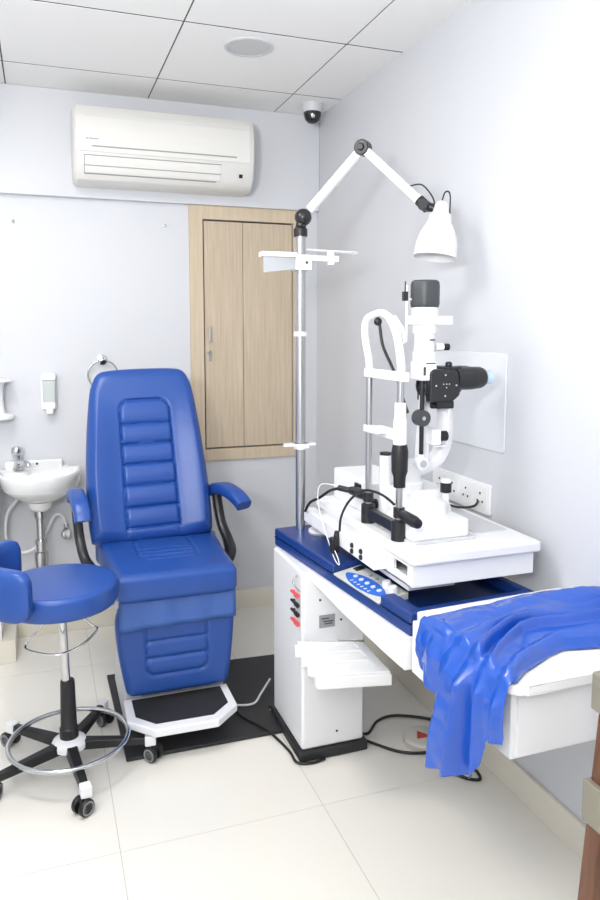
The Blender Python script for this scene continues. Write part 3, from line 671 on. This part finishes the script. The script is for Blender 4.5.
# lamp column: slender white pillar, black index rod, hinge
obj('lamp_arm', MB().hexa([(1.028,YM-.012,1.04),(1.062,YM-.012,1.04),(1.062,YM+.02,1.04),(1.028,YM+.02,1.04),(1.040,YM-.006,1.30),(1.066,YM-.006,1.30),(1.066,YM+.012,1.30),(1.040,YM+.012,1.30)]), 'white', t, bevel=.004)
ix = 1.022; iy = YM-.035
obj('index_rod', MB().tube([(ix,iy,1.075),(ix,iy,1.315)], .0065, 10, smooth=0), 'black', t)
hg = MB().cyl((ix,iy-.012,1.183),(ix,iy+.02,1.183),.0235,28); hgo = obj('hinge_disc', hg, 'dgrey', t, bevel=.002)
obj('hinge_screw', MB().lathe([(.006,0),(.006,.002),(.0,.003)], (ix,iy-.012,1.183), (0,-1,0), 14), 'chrome', hgo)
ey = MB().tube([(ix,iy,1.045),(ix,iy,1.078)], .010, 12, smooth=0).cyl((ix,iy-.014,1.052),(ix,iy+.016,1.052),.019,24)
eo = obj('rod_eye', ey, 'white', t, bevel=.002)
obj('eye_pin', MB().lathe([(.011,0),(.011,.002),(.0,.003)], (ix,iy-.014,1.052), (0,-1,0), 18), 'chrome', eo)
kb = MB().cyl((1.07,iy,1.125),(1.085,iy,1.125),.010)
obj('side_block', MB().box(1.050,1.079,iy-.012,YM+.025,1.105,1.148).tube([(1.06,iy,1.098),(1.10,iy,1.098),(1.108,iy,1.12),(1.112,iy,1.22)], .0028, 8, smooth=0), 'white', t, bevel=.002)
tag(obj('width_knob', MB().lathe([(.015,0),(.015,.024),(.012,.026),(.0,.027)], (1.079,iy,1.128), (1,0,0), 18), 'black', t), 'black slit width knob')
# illumination tower
ic = Vector((1.040,YM-.01,0))
lh = MB().lathe([(.0375,1.449),(.0375,1.512),(.034,1.515)], ic, seg=36).box(.998,1.112,YM-.045,YM+.022,1.449,1.474)
obj('lamp_tower', MB().lathe([(.030,1.312),(.030,1.335),(.033,1.337),(.033,1.37),(.030,1.372),(.030,1.42),(.034,1.425),(.034,1.45)], ic, seg=32), 'white', t)
obj('filter_housing', lh, 'white', t, bevel=.003)
obj('mirror_head', MB().box(1.012,1.062,YM-.048,YM+.022,1.290,1.345), 'white', t, bevel=.005)
for q in ((1.018,1.025,1.306,1.330),(1.026,1.056,1.338,1.3415),(1.048,1.058,1.312,1.3135)): obj('scale_mark', MB().box(q[0],q[1],YM-.0495,YM-.0475,q[2],q[3]), 'dgrey', t)
kb = MB().cyl((1.075,ic.y,1.385),(1.10,ic.y,1.385),.012)
obj('aperture_stem', kb, 'white', t)
tag(obj('aperture_knob', MB().lathe([(.010,0),(.010,.02),(.0,.021)], (1.10,ic.y,1.385), (1,0,0), 16), 'black', t), 'small black aperture knob')
cap = MB(); n = 60; prof = [(.0410,1.513),(.0425,1.520),(.0425,1.572),(.0405,1.582),(.034,1.587),(.0,1.588)]
obj('aperture_label', MB().box(1.040,1.056,ic.y-.0335,ic.y-.0275,1.404,1.408), 'dgrey', t)
R = []
for r, z in [(.039,1.510)]+prof:
    R.append([Vector((ic.x+max(r,1e-4)*(1+.03*math.cos(6*2*PI*j/n))*math.cos(2*PI*j/n), ic.y+max(r,1e-4)*(1+.03*math.cos(6*2*PI*j/n))*math.sin(2*PI*j/n), z-.012)) for j in range(n)])
tag(obj('lamp_cap', cap.rings(R), 'dgrey', t), 'fluted charcoal lamp cap')
obj('test_rod', MB().tube([(.982,ic.y,1.40),(.982,ic.y,1.560)], .0035, 10, smooth=0).tube([(.984,ic.y,1.522),(1.003,ic.y,1.520)], .003, 8, smooth=0), 'white', t)
tag(obj('rod_clamp', MB().box(.970,.982,ic.y-.007,ic.y+.007,1.516,1.542).tube([(.976,ic.y,1.541),(.977,ic.y,1.571)], .002, 8, smooth=0), 'black', t), 'black rod clamp')
# microscope body and binocular tube
mm = MB()
mp = [(1.038,1.228),(1.112,1.228),(1.136,1.246),(1.140,1.292),(1.126,1.318),(1.050,1.324),(1.038,1.314)]
mm.prism(mp, 0, .082, basis((0,YM+.028,0),(1,0,0),(0,0,1),(0,-1,0)))
mo = obj('microscope_body', mm, 'blackm', t, bevel=.006, seg=3)
obj('objective', MB().lathe([(.033,0),(.033,.006),(.030,.010),(.026,.010),(.023,.004),(.0,.004)], (1.041,YM-.016,1.274), (-1,-.16,0), 32), 'blackm', mo)
obj('objective_lens', MB().lathe([(.0225,.003),(.015,.007),(.0,.0085)], (1.041,YM-.016,1.274), (-1,-.16,0), 24), 'lens', mo)
dm = MB()
for dx, dz in ((0,.030),(-.030,0),(.036,0),(0,-.030),(.004,.004),(-.006,.004),(.013,.004),(.004,-.006)):
    r = .0026 if abs(dx)+abs(dz) > .02 else .0018
    dm.lathe([(r,0),(r,.0012)], (1.086+dx,YM-.054,1.276+dz), (0,-1,0), 10)
obj('markings', dm, 'lgrey', mo)
obj('prism_box', MB().box(1.10,1.148,YM-.04,YM+.06,1.255,1.328).lathe([(.010,0),(.010,.012),(.006,.016),(.0,.016)], (1.116,YM-.02,1.327)), 'blackm', mo, bevel=.008, seg=3)
et = MB()
for dy in (-.026,.04): et.lathe([(.033,0),(.034,.05),(.032,.085),(.027,.096),(.019,.10),(.017,.094),(.0,.094)], (1.132,YM+dy,1.292), (1,0,.03), 28)
obj('eyepiece', et, 'blackm', mo)
eg = MB()
for dy in (-.026,.04): eg.lathe([(.017,.093),(.020,.100),(.021,.122),(.019,.124),(.017,.118),(.0,.116)], (1.132,YM+dy,1.292), (1,0,.03), 28)
tag(obj('eye_cup', eg, 'trace', mo), 'translucent pale eye cup')
obj('mount_foot', MB().box(1.066,1.122,YM-.045,YM+.03,1.208,1.230).cyl((1.054,YM-.03,1.216),(1.072,YM-.03,1.216),.008), 'blackm', mo, bevel=.003)
obj('mirror', MB().prism([(0,0),(.016,-.015),(.016,.018)], 0, .003, basis((1.020,iy+.006,1.235),(1,0,0),(0,0,1),(0,-1,0))), 'grey', t)

# ------------------------------------------------------------------ blue plastic sheet
# fold lines run along the sheet: (position across, height) of 13 folds at four stations
RIGHT = [(0,0),(.08,.024),(.16,.005),(.30,.010),(.36,.036),(.42,.010),(.50,.014),(.56,.042),(.62,.016),(.72,.034),(.85,.040),(.95,.022),(1,0)]
GATHER = [(0,0),(.09,.016),(.18,.003),(.33,.005),(.38,.026),(.42,.006),(.46,.038),(.50,.006),(.545,.028),(.63,.010),(.76,.014),(.90,.012),(1,0)]
EDGE = [(0,.002),(.06,.012),(.12,.002),(.17,.003),(.22,.016),(.29,.002),(.34,.030),(.42,.012),(.50,.016),(.62,.003),(.74,.014),(.90,.006),(1,.003)]
HEM = [(0,.004),(.06,.030),(.12,.004),(.17,.008),(.22,.030),(.29,.004),(.355,.066),(.47,.034),(.60,.046),(.69,.012),(.79,.028),(.92,.006),(1,.0)]
def station(A, B, k): return [(lerp(a[0],b[0],k), lerp(a[1],b[1],k)) for a, b in zip(A, B)]
def prof(T, tt):
    for (a, ha), (b, hb) in zip(T, T[1:]):
        if tt <= b or b == T[-1][0]:
            u = min(1, max(0, (tt-a)/(b-a))); u = .3*u+.7*u*u*(3-2*u)
            return lerp(ha, hb, u)
def top_h(x, tt):
    if x >= 1.03: return prof(station(GATHER, RIGHT, min(1, (x-1.03)/.30)**.8), tt)
    return prof(station(EDGE, GATHER, min(1, max(0, (x-.870)/.16))), tt)
def hem(y): return interp([(1.16,.602),(1.222,.592),(1.236,.575),(1.246,.520),(1.262,.484),(1.30,.470),(1.335,.455),(1.37,.435),(1.402,.42),(1.412,.45),(1.420,.580),(1.46,.594),(1.51,.612),(1.535,.640),(1.555,.69)], y)
def yBk(x): return interp([(.86,1.538),(.95,1.540),(1.10,1.550),(1.22,1.54),(1.35,1.50)], x)
def yFr(x): return interp([(.86,1.178),(.89,1.185),(.93,1.215),(.98,1.238),(1.03,1.262),(1.08,1.277),(1.15,1.262),(1.25,1.250),(1.35,1.250)], x)
def crink(a, b_, c_): return abs(noise.noise(Vector((a, b_, c_))))
NS, NT, NH = 190, 170, 76
G = []
for i in range(NS+1):
    row = []
    for j in range(NT+1):
        tt = j/NT
        if i <= NH:                                   # hanging part
            q = i/NH
            y = lerp(yFr(.862), yBk(.862), tt)
            z0 = .7255+top_h(.870, tt)
            z = lerp(hem(y), z0, q); dn = max(0, .722-z)
            k = min(1, dn/.05); fl = min(1, dn/.25)
            out = .004+dn*.02+k*prof(station(EDGE, HEM, fl**.7), tt)+k*(.006+.010*noise.noise(Vector((y*10, z*8, 3.1)))+.007*crink(y*22, z*18, 8.))
            x = min(.868-out, .8655)
            y += -dn*.04*math.sin(tt*7+.4)
            if q > .9: x = lerp(x, .874, ((q-.9)/.1)**2)
        else:
            q = (i-NH)/(NS-NH); x = lerp(.876, 1.347, q)
            a, b_ = yFr(x), yBk(x); y = lerp(a, b_, tt)
            z = .7265+top_h(x, tt)+.005+.008*noise.noise(Vector((x*10, y*12, 1.7)))+.004*crink(x*20, y*22, 5.)
            f = min(1, min(tt, 1-tt)/.04); z = max(.7205, lerp(.721, z, f**.6))
        row.append((x, y, z))
    G.append(row)
o = obj('plastic_sheet', MB().grid(G), 'sheet', angle=180)
tag(o, 'crumpled bright blue plastic sheet draped over the white desk', 'sheet')
so = o.modifiers.new('thick', 'SOLIDIFY'); so.thickness = .0009; so.offset = 1

# ------------------------------------------------------------------ foot pedal, cables
t = thing('foot_pedal', 'round beige foot switch with a red triangle on the floor', 'foot switch', (1.212, 2.128, 0))
obj('body', MB().lathe([(.066,0),(.068,.004),(.068,.020),(.060,.027),(.058,.0275),(.0,.028)], (1.212,2.128,.0005)), 'ped', t)
obj('triangle', MB().prism([(1.180,2.112),(1.236,2.108),(1.203,2.156)], .0282, .0295), mat('dark_red', (190,62,56), .45), t)
tag(obj('pedal_cord', MB().tube([(1.012,2.25,.012),(1.05,2.235,.006),(1.12,2.30,.006),(1.20,2.31,.006),(1.31,2.24,.006),(1.30,2.17,.006),(1.279,2.14,.010)], .005), 'black'), 'black cord running from the pillar to the foot switch', 'cable')
tag(obj('floor_cord', MB().tube([(1.014,2.20,.012),(1.05,2.16,.006),(1.10,2.10,.006),(1.15,2.07,.006),(1.22,2.05,.006),(1.27,2.0,.006),(1.29,1.93,.006),(1.278,1.875,.006),(1.245,1.885,.006),(1.21,1.93,.006)], .005), 'black'), 'black cord looping over the floor beneath the desk end', 'cable')
tag(obj('plate_cord', MB().tube([(.642,2.52,.018),(.66,2.46,.018),(.705,2.375,.019),(.735,2.31,.007),(.752,2.22,.006),(.755,2.155,.006),(.80,2.135,.006),(.85,2.143,.006)], .0045), 'black'), 'thin black cord crossing the plate to the pillar base', 'cable')
tag(obj('chair_cord', MB().tube([(.62,2.58,.020),(.67,2.55,.020),(.72,2.545,.022),(.755,2.57,.045),(.80,2.60,.08)], .0042), 'lgrey'), 'grey cord from the patient chair towards the pillar', 'cable')
# cords on the instrument table
t = thing('power_cord', 'black power cord plugged into the box on the table', 'cable', (.93, 2.12, .90))
obj('plug', MB().box(.925,.949,2.108,2.132,.905,.93).tube([(.93,2.12,.918),(.90,2.16,.922)], .010, 10, smooth=0), 'black', t, bevel=.003)
obj('cable', MB().tube([(.905,2.155,.921),(.888,2.20,.905),(.872,2.26,.868),(.862,2.32,.84),(.858,2.36,.80)], .005, 10), 'black', t)
t = thing('adaptor_cord', 'black cord with a thick adaptor hanging off the table edge', 'cable', (.885, 1.98, .72))
obj('cable', MB().tube([(.905,1.77,.955),(.90,1.84,.968),(.888,1.92,.965),(.876,1.97,.94),(.870,2.02,.90),(.868,2.06,.85),(.868,2.07,.81),(.868,2.072,.785)], .0038, 10), 'black', t)
obj('adaptor', MB().prism(rrect(-.013,.013,-.013,.013,.005,4), .735, .785, Matrix.Translation((.8515,2.072,0))).lathe([(.010,.783),(.006,.806)], (.858,2.072,0)), 'black', t, bevel=.004)
tag(obj('white_lead', MB().tube([(.90,2.18,.925),(.872,2.25,.915),(.860,2.24,.86),(.852,2.17,.80),(.846,2.09,.745),(.842,2.04,.720),(.842,2.01,.716),(.846,2.03,.730),(.848,2.06,.745)], .0015, 8), 'white'), 'thin white lead looping over the table edge onto blue housing', 'cable')
tag(obj('rear_cord', MB().tube([(1.135,2.02,.858),(1.17,2.05,.865),(1.21,2.06,.872),(1.26,2.01,.862),(1.30,1.985,.868),(1.333,2.01,.876)], .004, 10), 'black'), 'black cord from behind joystick to wall socket', 'cable')

# ------------------------------------------------------------------ wooden post at the lower right edge
t = thing('wooden_post', 'brown varnished leaning wooden post with pale metal fittings, lower right corner', 'post', (.955, 1.09, 0))
def lean(z): return .986+(z-.283)*.0862
mb = MB().hexa([(lean(0),1.06,0),(lean(0)+.07,1.06,0),(lean(0)+.07,1.10,0),(lean(0),1.10,0),(lean(.72),1.06,.72),(lean(.72)+.07,1.06,.72),(lean(.72)+.07,1.10,.72),(lean(.72),1.10,.72)])
obj('body', mb, 'brown', t, bevel=.004)
for z0, z1, dx in ((.684,.762,-.014),(.452,.540,-.006)):
    fm = MB().box(lean(z0)+dx, lean(z0)+.075, 1.052, 1.108, z0, z1)
    f = obj('metal_fitting', fm, 'brass', t, bevel=.005)
# ------------------------------------------------------------------ camera
cam = bpy.data.cameras.new('camera'); co = bpy.data.objects.new('camera', cam); COL.objects.link(co)
cam.sensor_fit = 'VERTICAL'; cam.sensor_height = 36; cam.sensor_width = 24; cam.lens = 728/900*36; cam.shift_y = -45/900
th = math.atan(75/728); ps = math.atan(260*math.cos(th)/728)
co.location = (0, 0, 1.434); co.rotation_euler = (PI/2-th, 0, -ps); cam.clip_start = .02
SC.camera = co
# ------------------------------------------------------------------ light
def area(name, loc, size, energy, rot=(0,0,0), col=(1,1,1), sy=None):
    l = bpy.data.lights.new(name, 'AREA'); l.energy = energy; l.size = size; l.color = col
    if sy: l.shape = 'RECTANGLE'; l.size_y = sy
    o = bpy.data.objects.new(name, l); COL.objects.link(o); o.location = loc; o.rotation_euler = rot
    return o
def aim(v): return Vector(v).to_track_quat('-Z', 'Y').to_euler()
area('ceiling_fill_light', (-.30, 2.0, ZC-.02), .6, 17, sy=.6, col=(1,.985,.965))  # added fill, out of view, evens the light towards the back wall
area('ceiling_fill_light', (-.4, -.3, ZC-.02), 1.2, 5, sy=1.2, col=(1,.985,.965))  # added soft fill under the ceiling behind the camera
area('flash_light', (-.10, -.1, 1.85), .25, 8, aim((.05,1,-.15)), (1,1,1))
area('uplight_fill', (-.60, .05, 1.70), .35, 49, aim((.16,.75,1.0)), (1,.995,.985))  # added uplight, out of view, brightens the ceiling
area('front_fill_light', (-.6, YF+.05, 1.3), 1.3, 6, aim((.1,1,0)), (1,1,1), sy=2.0)  # unseen fill lamp; the front wall behind it is solid, without a doorway
w = bpy.data.worlds.new('world'); SC.world = w; w.use_nodes = True
w.node_tree.nodes['Background'].inputs['Color'].default_value = (.9,.93,1,1); w.node_tree.nodes['Background'].inputs['Strength'].default_value = .3
vs = SC.view_settings; vs.view_transform = 'Standard'; vs.look = 'None'; vs.gamma = 1; vs.exposure = 0.3; vs.use_curve_mapping = False
